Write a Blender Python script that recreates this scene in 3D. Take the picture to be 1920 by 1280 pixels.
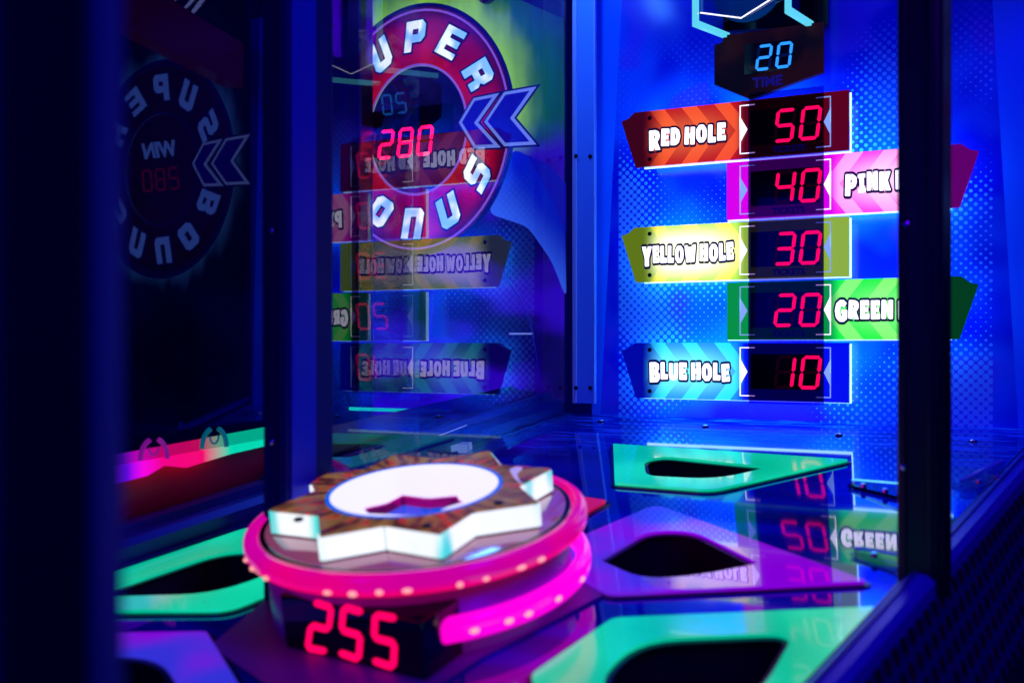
import bpy, bmesh, math, random
from mathutils import Vector, Matrix
random.seed(7)
for o in list(bpy.data.objects): bpy.data.objects.remove(o)
SC = bpy.context.scene
COL = SC.collection
# ---------------------------------------------------------------- camera, world, lamps
F, AZ, HY, D = 1867.0, math.radians(26), 646.0, 1.8
CA, SA = math.cos(AZ), math.sin(AZ)
cam_d = bpy.data.cameras.new('camera'); cam = bpy.data.objects.new('camera', cam_d); COL.objects.link(cam)
cam_d.lens = 35.0; cam_d.sensor_width = 36.0; cam_d.clip_start = .02; cam_d.clip_end = 60
cam_d.shift_y = (HY-640)/1920
cam.location = (0, -D, 0); cam.rotation_euler = (math.radians(90), 0, AZ)
cam_d.dof.use_dof = True; cam_d.dof.focus_distance = 1.80; cam_d.dof.aperture_fstop = 3.0
cam_d.dof.aperture_blades = 9
SC.camera = cam
W = bpy.data.worlds.new('World'); SC.world = W; W.use_nodes = True
W.node_tree.nodes['Background'].inputs[0].default_value = (0.0, 0.0, 0.25, 1)
W.node_tree.nodes['Background'].inputs[1].default_value = 0.2
def lamp(name, loc, aim, size, power, col, sy=None):
    l = bpy.data.lights.new(name, 'AREA'); l.size = size; l.energy = power; l.color = col
    if sy: l.shape = 'RECTANGLE'; l.size_y = sy
    o = bpy.data.objects.new(name, l); COL.objects.link(o); o.location = loc
    o.rotation_euler = (Vector(aim)-Vector(loc)).to_track_quat('-Z', 'Y').to_euler(); return o
lamp('ceiling_led_lamp', (-.33, -.50, .85), (-.33, -.20, -.1), .7, 2.6, (.01, .04, 1), .16)
lamp('trim_fill_light', (-.705, -.32, .82), (-.705, -.03, .05), .05, 1.3, (.06, .30, 1), .3)  # unseen fill light, added to brighten the corner trim
lamp('neighbour_bay_led_lamp', (-1.15, -.40, .80), (-1.15, -.35, 0), .5, 2.0, (.04, .04, 1), .2)
lamp('rail_fill_light', (.55, -1.35, .9), (-.08, -.8, -.3), .4, 14.0, (.10, .0, 1), .8)  # added fill out of view, aimed at the front rail and console
lamp('post_fill_light', (-.75, -2.5, .3), (-.4, -1.5, 0), .3, 3.6, (.0, .0, 1), .6)  # added behind the camera to lift the nearest post
SC.view_settings.view_transform = 'Standard'; SC.view_settings.look = 'None'
SC.view_settings.exposure = 0; SC.view_settings.gamma = 1
SC.cycles.use_denoising = True
SC.cycles.max_bounces = 10; SC.cycles.transparent_max_bounces = 24; SC.cycles.glossy_bounces = 5
SC.cycles.sample_clamp_indirect = 4; SC.cycles.caustics_reflective = False
# ---------------------------------------------------------------- where things stand
TILT = math.radians(10); TT = math.tan(TILT); Z0 = -.1347          # the playfield climbs 10 degrees to the back panel
def ray(px, py):
    u = (px-960)/F; w = -(py-HY)/F
    return (u*CA-SA, u*SA+CA, w)
def flo(px, py, h=0):                                            # playfield coordinates (x, v)
    r = ray(px, py); hh = Z0+h/math.cos(TILT)
    s = (hh-TT*D)/(r[2]-TT*r[1]); y = s*r[1]-D
    return (s*r[0], (y+h*math.sin(TILT))/math.cos(TILT))
def pan(px, py, y=0):                                            # (x, z) on a plane parallel to the back panel
    r = ray(px, py); s = (y+D)/r[1]; return (s*r[0], s*r[2])
def onplane(px, py, p0, d):                                      # vertical plane through p0 along d (xy)
    r = ray(px, py); n = (d[1], -d[0]); s = (n[0]*p0[0]+n[1]*(p0[1]+D))/(n[0]*r[0]+n[1]*r[1])
    return Vector((s*r[0], s*r[1]-D, s*r[2]))
def f3(x, v, h=0): return Vector((x, v*math.cos(TILT)-h*math.sin(TILT), Z0+v*math.sin(TILT)+h*math.cos(TILT)))
FLOOR_M = Matrix.Translation((0, 0, Z0)) @ Matrix.Rotation(TILT, 4, 'X')
# ---------------------------------------------------------------- materials
def lin(r, g, b):
    f = lambda c: ((c/255+.055)/1.055)**2.4 if c > 10 else c/255/12.92
    return (f(r), f(g), f(b))
class N:
    """small node-expression helper"""
    def __init__(s, m): s.t = m.node_tree; s.n = s.t.nodes; s.l = s.t.links
    def put(s, sock, v):
        if isinstance(v, bpy.types.NodeSocket): s.l.new(v, sock)
        elif isinstance(v, (tuple, list)): sock.default_value = (*v, 1) if len(v) == 3 and len(sock.default_value) == 4 else v
        else: sock.default_value = v
    def m(s, op, a, b=0.0, c=None, clamp=False):
        n = s.n.new('ShaderNodeMath'); n.operation = op; n.use_clamp = clamp
        s.put(n.inputs[0], a); s.put(n.inputs[1], b)
        if c is not None: s.put(n.inputs[2], c)
        return n.outputs[0]
    def mix(s, f, a, b):
        n = s.n.new('ShaderNodeMix'); n.data_type = 'RGBA'
        s.put(n.inputs[0], f); s.put(n.inputs[6], a); s.put(n.inputs[7], b); return n.outputs[2]
    def ss(s, v, a, b):
        n = s.n.new('ShaderNodeMapRange'); n.interpolation_type = 'SMOOTHSTEP'
        s.put(n.inputs[0], v); n.inputs[1].default_value = a; n.inputs[2].default_value = b; return n.outputs[0]
    def xyz(s):
        c = s.n.new('ShaderNodeTexCoord'); x = s.n.new('ShaderNodeSeparateXYZ'); s.l.new(c.outputs['Object'], x.inputs[0])
        return x.outputs[0], x.outputs[1], x.outputs[2], c.outputs['Object']
    def noise(s, vec, scale, detail=3, stretch=None):
        if stretch:
            mp = s.n.new('ShaderNodeMapping'); s.l.new(vec, mp.inputs[0]); mp.inputs['Scale'].default_value = stretch; vec = mp.outputs[0]
        n = s.n.new('ShaderNodeTexNoise'); s.l.new(vec, n.inputs['Vector']); n.inputs['Scale'].default_value = scale
        n.inputs['Detail'].default_value = detail; return n.outputs[0]
def mat(name, base=(0, 0, 0), rough=.4, metal=0.0, em=None, es=1.0, spec=.5, coat=0.0):
    m = bpy.data.materials.new(name); m.use_nodes = True; b = m.node_tree.nodes['Principled BSDF']
    b.inputs['Base Color'].default_value = (*base, 1); b.inputs['Roughness'].default_value = rough
    b.inputs['Metallic'].default_value = metal; b.inputs['Specular IOR Level'].default_value = spec
    b.inputs['Coat Weight'].default_value = coat; b.inputs['Coat Roughness'].default_value = .03
    if em: b.inputs['Emission Color'].default_value = (*em, 1); b.inputs['Emission Strength'].default_value = es
    return m
def bsdf(m): return m.node_tree.nodes['Principled BSDF']
def glassmat(name, tint, refl, rough=0.0):
    m = bpy.data.materials.new(name); m.use_nodes = True; k = N(m); n = k.n
    for x in list(n):
        if x.type != 'OUTPUT_MATERIAL': n.remove(x)
    out = n['Material Output']
    tr = n.new('ShaderNodeBsdfTransparent'); tr.inputs[0].default_value = (*tint, 1)
    gl = n.new('ShaderNodeBsdfGlossy'); gl.inputs['Roughness'].default_value = rough
    mx = n.new('ShaderNodeMixShader'); lw = n.new('ShaderNodeLayerWeight'); lw.inputs[0].default_value = .35
    fac = k.m('MULTIPLY_ADD', lw.outputs['Fresnel'], refl[1], refl[0], clamp=True)
    k.l.new(fac, mx.inputs[0]); k.l.new(tr.outputs[0], mx.inputs[1]); k.l.new(gl.outputs[0], mx.inputs[2])
    k.l.new(mx.outputs[0], out.inputs[0]); return m
M = {}
M['navy'] = mat('navy_powder_coat', (.004, .004, .12), .45)
M['navy_metal'] = mat('blue_metal', (.02, .03, .22), .3, .3)
M['black'] = mat('black_plastic', (.004, .004, .012), .3)
M['gloss_black'] = mat('gloss_black', (.002, .002, .006), .06)
M['pit'] = mat('pit_black', (.003, .003, .010), .6)
M['alu'] = mat('brushed_aluminium', (.16, .5, 1.0), .42, .1)
M['alu_light'] = mat('polished_edge', (.6, .8, 1.0), .3, .2)
M['chrome'] = mat('chrome', (.75, .78, .9), .12, 1.0)
M['screw'] = mat('dark_screw', (.01, .01, .03), .25, .6)
m = mat('lit_teal_acrylic', (0, .05, .04), .10, spec=.8, coat=.4); k = N(m); b = bsdf(m); x, y, z, vec = k.xyz(); b.inputs['IOR'].default_value = 1.6
c = k.mix(k.ss(k.noise(vec, 5, 1), .38, .64), lin(0, 202, 158), lin(22, 236, 186)); sc_ = k.noise(vec, 60, 6, (1, 3, 1))
c = k.mix(k.m('MULTIPLY', k.ss(sc_, .60, .72), .22), c, lin(0, 120, 100)); k.l.new(c, b.inputs['Emission Color']); b.inputs['Emission Strength'].default_value = .88
k.put(b.inputs['Roughness'], k.m('MULTIPLY_ADD', sc_, .16, .04))
M['teal'] = m
M['border'] = mat('dark_border', (.002, .002, .03), .2)
M['red_led'] = mat('red_led', (0, 0, 0), .5, em=(1, .002, .062), es=5.5)
M['near_led'] = mat('near_red_led', (0, 0, 0), .5, em=(1, .0, .10), es=1.5)
M['blue_led'] = mat('blue_led', (0, 0, 0), .5, em=(.02, .26, 1), es=1.5)
M['ghost_red'] = mat('unlit_red_segment', (.02, .004, .006), .3, em=(.05, 0, .008), es=.55)
M['ghost_blue'] = mat('unlit_blue_segment', (.004, .008, .03), .3, em=(0, .006, .05), es=.5)
M['led_window'] = mat('smoked_led_window', (.002, .001, .012), .12)
M['white_print'] = mat('white_print', (.5, .5, .5), .4, em=(.92, .9, 1), es=1.6)
M['sign_letter'] = mat('sign_letter_print', (.5, .5, .5), .4, em=(.92, .9, 1), es=2.1)
M['chev_dim'] = mat('dim_chevron_print', (.01, .01, .06), .4, em=lin(16, 10, 175), es=.30)
M['chev_edge_dim'] = mat('dim_chevron_edge', (.05, .05, .2), .4, em=lin(125, 155, 250), es=.50)
M['pale_print'] = mat('pale_print', (.3, .4, .6), .4, em=lin(150, 190, 255), es=.75)
M['edge_light'] = mat('edge_lit_acrylic', (.4, .5, .6), .2, em=(.35, .72, 1), es=2.6)
M['cyan_edge'] = mat('cyan_edge_acrylic', (.2, .5, .6), .15, em=lin(95, 215, 230), es=1.0)
M['back_light'] = mat('back_light_panel', (.1, .2, .3), .5, em=(.02, .50, 1), es=11.0)
M['faint_print'] = mat('faint_blue_print', (.01, .01, .1), .4, em=lin(18, 8, 110), es=.7)
M['clear'] = glassmat('clear_acrylic', (.80, .84, 1), (.10, .35), .02)
M['pane'] = glassmat('half_mirror_pane', (.90, .88, .92), (.11, .17))
M['pane_front'] = glassmat('front_pane', (.90, .88, .92), (.20, .18))
M['pane2'] = glassmat('inner_pane', (.94, .92, .97), (.09, .10))
M['window'] = glassmat('window_glass', (.98, .98, .99), (.0, .003))
M['smoke'] = glassmat('smoked_acrylic', (.48, .36, .62), (.004, .03), .02)
# ---------------------------------------------------------------- mesh helpers
def tag(o, label=None, cat=None, group=None, kind=None):
    for k, v in (('label', label), ('category', cat), ('group', group), ('kind', kind)):
        if v: o[k] = v
    return o
def empty(name, mw=None):
    o = bpy.data.objects.new(name, None); COL.objects.link(o); o.empty_display_size = .05
    if mw is not None: o.matrix_world = mw
    return o
def T(x, y, z): return Matrix.Translation((x, y, z))
def mesh(name, verts, faces, m, parent=None, smooth=False, mw=None):
    me = bpy.data.meshes.new(name); me.from_pydata([tuple(v) for v in verts], [], faces); me.update()
    return link(name, me, m, parent, smooth, mw)
def link(name, me, m, parent=None, smooth=False, mw=None):
    o = bpy.data.objects.new(name, me); COL.objects.link(o); me.materials.clear(); me.materials.append(m)
    if smooth:
        for p in me.polygons: p.use_smooth = True
    if parent: o.parent = parent
    if mw is not None: o.matrix_basis = mw
    return o
def bm_obj(name, bm, m, parent=None, smooth=False, mw=None):
    bmesh.ops.recalc_face_normals(bm, faces=bm.faces[:])
    me = bpy.data.meshes.new(name); bm.to_mesh(me); bm.free(); return link(name, me, m, parent, smooth, mw)
def box_bm(bm, c, s, bev=0.0, rot=None):
    g = bmesh.ops.create_cube(bm, size=1.0); vs = g['verts']
    bmesh.ops.scale(bm, vec=s, verts=vs)
    if bev:
        es = list({e for v in vs for e in v.link_edges})
        r = bmesh.ops.bevel(bm, geom=es, offset=bev, segments=2, affect='EDGES', profile=.5); vs = list({v for f in r['faces'] for v in f.verts} | {v for v in vs if v.is_valid})
    if rot is not None: bmesh.ops.rotate(bm, cent=(0, 0, 0), matrix=rot, verts=vs)
    bmesh.ops.translate(bm, vec=c, verts=vs); return bm
def box(name, c, s, m, parent=None, bev=.0015, rot=None, mw=None):
    return bm_obj(name, box_bm(bmesh.new(), c, s, bev, rot), m, parent, mw=mw)
def fill(loops, off=0.0, ext=0.0, z=0.0):
    """flat shape (outline + holes) -> mesh in its xy plane; ext = half thickness"""
    cu = bpy.data.curves.new('shape', 'CURVE'); cu.dimensions = '2D'; cu.fill_mode = 'BOTH'; cu.offset = off; cu.extrude = ext
    for lp in loops:
        sp = cu.splines.new('POLY'); sp.points.add(len(lp)-1); sp.use_cyclic_u = True
        for p, q in zip(sp.points, lp): p.co = (q[0], q[1], 0, 1)
    return cu_mesh(cu, z)
def cu_mesh(cu, z=0.0):
    o = bpy.data.objects.new('shape', cu); COL.objects.link(o); bpy.context.view_layer.update()
    me = bpy.data.meshes.new_from_object(o.evaluated_get(bpy.context.evaluated_depsgraph_get()))
    bpy.data.objects.remove(o); bpy.data.curves.remove(cu)
    if z: me.transform(T(0, 0, z))
    return me
def solid(name, loops, thick, m, parent=None, z=0.0, mw=None, off=0.0):
    """slab whose underside lies at z"""
    return link(name, fill(loops, off, thick/2, z+thick/2), m, parent, mw=mw)
def join(meshes):
    bm = bmesh.new()
    for me, mx in meshes:
        me = me.copy(); me.transform(mx); bm.from_mesh(me)
    me = bpy.data.meshes.new('joined'); bm.to_mesh(me); bm.free(); return me
def text_mesh(s, size, off=0.0, ext=0.0, shear=0.0, align='CENTER'):
    cu = bpy.data.curves.new('text', 'FONT'); cu.body = s; cu.size = size; cu.offset = off; cu.extrude = ext; cu.shear = shear
    cu.align_x = align; return cu_mesh(cu)
def smooth_loop(pts, rad, n=5):
    """rounds the corners of a closed polygon; rad may be one value or one per point"""
    out = []; k = len(pts)
    for i, p in enumerate(pts):
        r = rad[i] if isinstance(rad, (list, tuple)) else rad
        p = Vector(p[:2]); a = Vector(pts[i-1][:2])-p; b = Vector(pts[(i+1) % k][:2])-p
        d = min(r, a.length*.49, b.length*.49)
        if d < 1e-6: out.append(tuple(p)); continue
        A = p+a.normalized()*d; B = p+b.normalized()*d
        for j in range(n+1):
            t = j/n; out.append(tuple((1-t)**2*A+2*t*(1-t)*p+t*t*B))
    return out
def tube(name, pts, r, m, parent=None, cyclic=False, res=8, mw=None):
    cu = bpy.data.curves.new('tube', 'CURVE'); cu.dimensions = '3D'; cu.bevel_depth = r; cu.bevel_resolution = 3; cu.use_fill_caps = True
    sp = cu.splines.new('POLY'); sp.points.add(len(pts)-1); sp.use_cyclic_u = cyclic
    for p, q in zip(sp.points, pts): p.co = (*q, 1)
    return link(name, cu_mesh(cu), m, parent, True, mw)
STAND = Matrix.Rotation(math.radians(90), 4, 'X')     # flat shape's xy -> world xz, its +z towards the viewer (-y)
# ================================================================ SETTING
# floor: one playfield sheet with the scoring holes cut out of it
def P(*pp): return [flo(*p) for p in pp]
HOLES = {
 'A': dict(out=P((1150,838),(1590,868),(1335,926),(1153,912)), r=[.004,.002,.02,.004], inn=P((1207,869),(1245,862),(1442,882),(1348,906),(1212,899)), ri=[.02,.05,.01,.06,.02]),
 'B': dict(out=P((1052,1030),(1230,953),(1625,1098),(1140,1122),(1062,1078)), r=[.006,.02,.004,.015,.01], inn=P((1124,1058),(1215,1003),(1300,1003),(1424,1065),(1310,1088),(1205,1095)), ri=[.003,.05,.05,.006,.05,.05]),
 'C': dict(out=P((995,1276),(1150,1168),(1640,1147),(1626,1166),(1440,1375),(1250,1440),(1080,1440)), r=[.01,.01,.003,.003,.01,.01,.01], inn=P((1120,1285),(1195,1208),(1492,1195),(1440,1290),(1380,1350),(1180,1350)), ri=[.03,.05,.03,.03,.03,.03]),
 'D': dict(out=P((140,1106),(470,994),(560,1000),(600,1080),(430,1151),(140,1153)), r=[.01,.02,.02,.02,.02,.01], inn=P((170,1125),(420,1040),(520,1040),(530,1075),(405,1122),(200,1127)), ri=[.01,.06,.03,.03,.06,.01]),
 'E': dict(out=P((100,1197),(388,1193),(465,1320),(430,1500),(80,1500)), r=[.01,.006,.02,.02,.02], inn=P((140,1237),(298,1234),(345,1310),(330,1420),(140,1420)), ri=[.01,.05,.03,.03,.02]),
 'G': dict(out=P((1010,925),(1137,945),(1085,975),(980,960)), r=[.006,.002,.01,.01], inn=P((1020,938),(1070,948),(1050,958),(1010,950)), ri=[.01,.004,.01,.01]),
}
for h in HOLES.values():
    h['out'] = smooth_loop(h['out'], h['r']); h['inn'] = smooth_loop(h['inn'], h['ri'])
m = mat('playfield_print', (.01, .03, .35), .06, spec=.75, coat=.6); k = N(m); b = bsdf(m)
b.inputs['IOR'].default_value = 1.7
x, y, z, vec = k.xyz()
st = k.noise(vec, 9, 4, (1.2, 9, 1)); st2 = k.noise(vec, 3, 2, (.6, 5, 1))
sw = k.m('MULTIPLY', k.ss(st, .44, .66), k.ss(y, -.40, -.02))
c = k.mix(k.ss(st2, .35, .7), (.003, .006, .22), (.006, .02, .50)); c = k.mix(sw, c, (.04, .25, .95))
k.l.new(c, b.inputs['Base Color'])
k.put(b.inputs['Roughness'], k.m('MULTIPLY_ADD', k.noise(vec, 14, 4), .05, .03))
ext = [(.075, .0), (-.21, -1.22), (-.62, -1.40), (-1.22, -1.40), (-.757-.30*.9, -.9), (-.757, 0)]
flr = link('floor', fill([ext]+[h['inn'] for h in HOLES.values()]), m, mw=FLOOR_M); tag(flr, kind='structure')
m_room = mat('room_floor_carpet', (.006, .006, .03), .9)
tag(mesh('ground', [(-6, -5, -.9), (5, -5, -.9), (5, 4, -.9), (-6, 4, -.9)], [(0, 1, 2, 3)], m_room), kind='structure')
# ---------------------------------------------------------------- scoring hole frames (lit acrylic) with their dark pits
m = mat('lit_purple_acrylic', (.02, 0, .05), .12); k = N(m); b = bsdf(m); x, y, z, vec = k.xyz()
k.l.new(k.mix(k.ss(k.noise(vec, 6, 1), .46, .66), lin(160, 0, 255), lin(62, 60, 255)), b.inputs['Emission Color']); b.inputs['Emission Strength'].default_value = .72; b.inputs['IOR'].default_value = 1.6; b.inputs['Coat Weight'].default_value = .7; b.inputs['Roughness'].default_value = .06
M['purple'] = m
M['pink_lit'] = mat('lit_pink_acrylic', (.05, 0, .02), .12, em=lin(235, 20, 110), es=.6)
def hole(key, m, label):
    h = HOLES[key]; root = empty('scoring_hole', FLOOR_M); tag(root, label, 'hole frame', 'lit frames around the holes in the playfield')
    link('dark_outline', fill([h['out'], h['inn']], .006, .001, .0012), M['border'], root)
    solid('lit_frame', [h['out'], h['inn']], .004, m, root, .0024)
    inn = h['inn']; n = len(inn); cx = sum(p[0] for p in inn)/n; cy = sum(p[1] for p in inn)/n
    vs = [(*p, -.0005) for p in inn]+[(cx+(p[0]-cx)*.9, cy+(p[1]-cy)*.9, -.12) for p in inn]
    fs = [(i, (i+1) % n, n+(i+1) % n, n+i) for i in range(n)]+[tuple(range(n, 2*n))]
    mesh('pit', vs, fs, M['pit'], root); return root
hole('A', M['teal'], 'teal glowing arrow frame around a narrow black hole, below the back panel')
hole('B', M['purple'], 'purple glowing frame around a black hole, just right of the pink ringed pedestal')
hole('C', M['teal'], 'teal glowing frame around a large black hole, nearest the front rail')
hole('D', M['teal'], 'teal glowing frame seen through glass, left of the pink ringed pedestal')
hole('E', M['purple'], 'purple glowing frame with blue middle in the bottom corner beside the dark blurred post')
hole('G', M['pink_lit'], 'small red pink glowing frame tip showing from behind the pedestal')
# ---------------------------------------------------------------- back panel: printed board, halftone dots
m = mat('back_panel_print', (.02, .08, .8), .16, spec=.35); k = N(m); b = bsdf(m); x, y, z, vec = k.xyz()
ax = k.m('ABSOLUTE', k.m('ADD', x, .329))                     # the artwork is symmetric about the sign column
zz = k.m('SUBTRACT', z, .15)
r45 = math.radians(45); pit = .0105
u = k.m('ADD', k.m('MULTIPLY', ax, math.cos(r45)/pit), k.m('MULTIPLY', z, math.sin(r45)/pit))
v = k.m('SUBTRACT', k.m('MULTIPLY', z, math.cos(r45)/pit), k.m('MULTIPLY', ax, math.sin(r45)/pit))
fu = k.m('SUBTRACT', k.m('FRACT', u), .5); fv = k.m('SUBTRACT', k.m('FRACT', v), .5)
dist = k.m('SQRT', k.m('ADD', k.m('MULTIPLY', fu, fu), k.m('MULTIPLY', fv, fv)))
pn = k.noise(vec, 4.2, 1)
rad = k.m('MULTIPLY_ADD', k.ss(pn, .36, .66), .46, k.m('MULTIPLY_ADD', ax, .9, -.24))
dots = k.m('LESS_THAN', dist, rad)
dots = k.m('MULTIPLY', dots, k.m('MULTIPLY', k.m('LESS_THAN', ax, .322), k.ss(z, .60, .38)))
big = k.noise(vec, 5, 2)
base = k.mix(k.ss(big, .4, .62), (.003, .010, .66), (.008, .12, .90))
base = k.mix(k.m('MULTIPLY', k.ss(k.noise(vec, 7, 1), .56, .64), .6), base, (.13, .03, .75))
c = k.mix(k.m('MULTIPLY', dots, .85), base, (.16, .38, 1.0))
edge = k.m('MULTIPLY_ADD', z, -.055, .352)                    # slanted plain stripe at each side of the artwork
stripe = k.m('GREATER_THAN', ax, edge)
dark = k.m('GREATER_THAN', ax, k.m('ADD', edge, k.m('MULTIPLY_ADD', z, .03, .038)))
c = k.mix(stripe, c, (.012, .20, 1.0)); c = k.mix(k.m('MULTIPLY', dark, .85), c, (.003, .010, .22))
k.l.new(c, b.inputs['Base Color'])
bp = box('back_panel', (-.318, .006, .30), (.776, .012, .90), m, bev=0)
tag(bp, 'tall blue printed back panel with halftone dots behind the coloured signs', 'back panel')
# ================================================================ SIGNS
SEG = dict(a=((0, 2), (1, 2)), b=((1, 2), (1, 1)), c=((1, 1), (1, 0)), d=((0, 0), (1, 0)), e=((0, 1), (0, 0)), f=((0, 2), (0, 1)), g=((0, 1), (1, 1)))
DIG = {'0': 'abcdef', '1': 'bc', '2': 'abged', '3': 'abgcd', '4': 'fgbc', '5': 'afgcd', '8': 'abcdefg'}
def digit_mesh(ch, h, t=.112, shear=.12, rnd=False):
    """one seven segment figure, h high, foot on y=0, from x=0"""
    ms = []; w = .54
    for s in DIG[ch]:
        (x0, y0), (x1, y1) = SEG[s]; a = Vector((x0*w, y0*.5)); b_ = Vector((x1*w, y1*.5)); dv = (b_-a).normalized(); n = Vector((-dv.y, dv.x)); g = .012 if not rnd else -.02
        a2, b2 = a+dv*g, b_-dv*g; q = t*.5
        lp = [a2, a2+dv*q+n*q, b2-dv*q+n*q, b2, b2-dv*q-n*q, a2+dv*q-n*q]
        if rnd: lp = smooth_loop(lp, .05, 3)
        ms.append((fill([[((p[0]+shear*p[1])*h, p[1]*h) for p in lp]], 0, .0006), T(0, 0, 0)))
    return join(ms)
def digits(s, h, right, y, m, root, pitch=.86, zoff=0.0, mw0=STAND, **kw):
    """right-aligned figures standing in the sign's own plane"""
    gk = {a: b_ for a, b_ in kw.items()}; ghost = []
    for i, ch in enumerate(reversed(s)): ghost.append((digit_mesh('8', h, **gk), T(right-h*(.66)-i*h*pitch, y, zoff-.0007)))
    link('unlit_segments', join(ghost), M['ghost_blue'] if m is M['blue_led'] else M['ghost_red'], root, mw=mw0)
    for i, ch in enumerate(reversed(s)):
        link('digit', digit_mesh(ch, h, **kw), m, root, mw=mw0 @ T(right-h*(.66)-i*h*pitch, y, zoff))
COMIC = {
 'R': (.80, [[(0,0),(0,1),(.5,1),(.72,.9),(.78,.7),(.72,.52),(.58,.42),(.82,0),(.46,0),(.35,.28),(.35,0)],[(.34,.58),(.34,.76),(.44,.74),(.46,.66),(.42,.58)]]),
 'E': (.70, [[(0,0),(0,1),(.66,1),(.68,.72),(.34,.72),(.34,.63),(.60,.62),(.60,.38),(.34,.38),(.34,.28),(.70,.28),(.68,0)]]),
 'D': (.80, [[(0,0),(0,1),(.42,1),(.68,.86),(.80,.5),(.68,.14),(.42,0)],[(.33,.27),(.33,.73),(.42,.68),(.46,.5),(.42,.32)]]),
 'H': (.84, [[(0,0),(0,1),(.34,1),(.34,.64),(.50,.64),(.50,1),(.84,1),(.84,0),(.50,0),(.50,.36),(.34,.36),(.34,0)]]),
 'O': (.88, [[(.26,0),(.62,0),(.84,.22),(.88,.5),(.84,.78),(.62,1),(.26,1),(.04,.78),(0,.5),(.04,.22)],[(.35,.30),(.33,.5),(.35,.70),(.44,.76),(.53,.70),(.55,.5),(.53,.30),(.44,.24)]]),
 'L': (.64, [[(0,0),(0,1),(.35,1),(.35,.3),(.64,.3),(.62,0)]]),
 'P': (.78, [[(0,0),(0,1),(.5,1),(.74,.88),(.78,.66),(.70,.44),(.5,.34),(.35,.34),(.35,0)],[(.34,.58),(.34,.77),(.44,.75),(.46,.67),(.42,.59)]]),
 'I': (.58, [[(0,0),(0,.22),(.12,.22),(.12,.78),(0,.78),(0,1),(.58,1),(.58,.78),(.46,.78),(.46,.22),(.58,.22),(.58,0)]]),
 'N': (.86, [[(0,0),(0,1),(.32,1),(.54,.52),(.54,1),(.86,1),(.86,0),(.56,0),(.32,.5),(.32,0)]]),
 'K': (.88, [[(0,0),(0,1),(.34,1),(.34,.66),(.50,1),(.86,1),(.64,.52),(.90,0),(.52,0),(.34,.38),(.34,0)]]),
 'Y': (.90, [[(.27,0),(.27,.4),(0,1),(.36,1),(.46,.68),(.56,1),(.90,1),(.63,.4),(.63,0)]]),
 'W': (1.16, [[(.18,0),(0,1),(.33,1),(.40,.5),(.50,.9),(.66,.9),(.76,.5),(.84,1),(1.16,1),(.98,0),(.68,0),(.58,.4),(.48,0)]]),
 'G': (.84, [[(.80,.86),(.60,1),(.34,1),(.10,.84),(0,.5),(.10,.16),(.34,0),(.62,0),(.84,.14),(.84,.56),(.46,.56),(.46,.36),(.54,.36),(.54,.29),(.46,.26),(.37,.34),(.34,.5),(.38,.68),(.48,.74),(.62,.66)]]),
 'B': (.78, [[(0,0),(0,1),(.48,1),(.72,.9),(.74,.66),(.62,.52),(.78,.4),(.78,.16),(.60,0)],[(.34,.64),(.34,.78),(.44,.76),(.44,.66)],[(.34,.22),(.34,.38),(.46,.36),(.46,.24)]]),
 'U': (.82, [[(0,1),(0,.3),(.12,.06),(.40,0),(.70,.06),(.82,.3),(.82,1),(.50,1),(.50,.34),(.41,.27),(.33,.34),(.33,1)]]),
}
def lettering(s, h, width, root, fillm, outm, zoff, mw0=STAND, cx=0, cy=0):
    """chunky comic capitals with a thick outline; the letters lean and bounce"""
    rnd = random.Random(s); xs = 0; items = []
    for i, ch in enumerate(s):
        if ch == ' ': xs += .26; continue
        g = 1.16 if i == 0 else 1
        items.append((ch, xs, rnd.uniform(-.05, .05), rnd.uniform(-.06, .06), g)); xs += COMIC[ch][0]*g+.115
    xs -= .115; sc = width/xs; f_, o_ = [], []
    for j, (ch, dx, dy, an, gs) in enumerate(items):
        w = COMIC[ch][0]
        mx = Matrix.Diagonal((sc, h, 1, 1)) @ T(dx-xs/2+w*gs/2, dy-.06*(gs-1)/.16, 0) @ Matrix.Rotation(an, 4, 'Z') @ Matrix.Diagonal((gs, gs, 1, 1))
        lp = [smooth_loop([(p[0]-w/2, p[1]-.5) for p in l_], .05, 3) for l_ in COMIC[ch][1]]
        f_.append((fill(lp, 0, .0004), T(cx, cy, zoff+.0022+j*.00002) @ mx))
        o_.append((fill(lp[:1], .135, .0004), T(cx, cy, zoff+j*.00004) @ mx))
    link('letter_outline', join(o_), outm, root, mw=mw0); link('lettering', join(f_), fillm, root, mw=mw0)
BW, BH, XC = .406, .102, -.329
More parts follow.
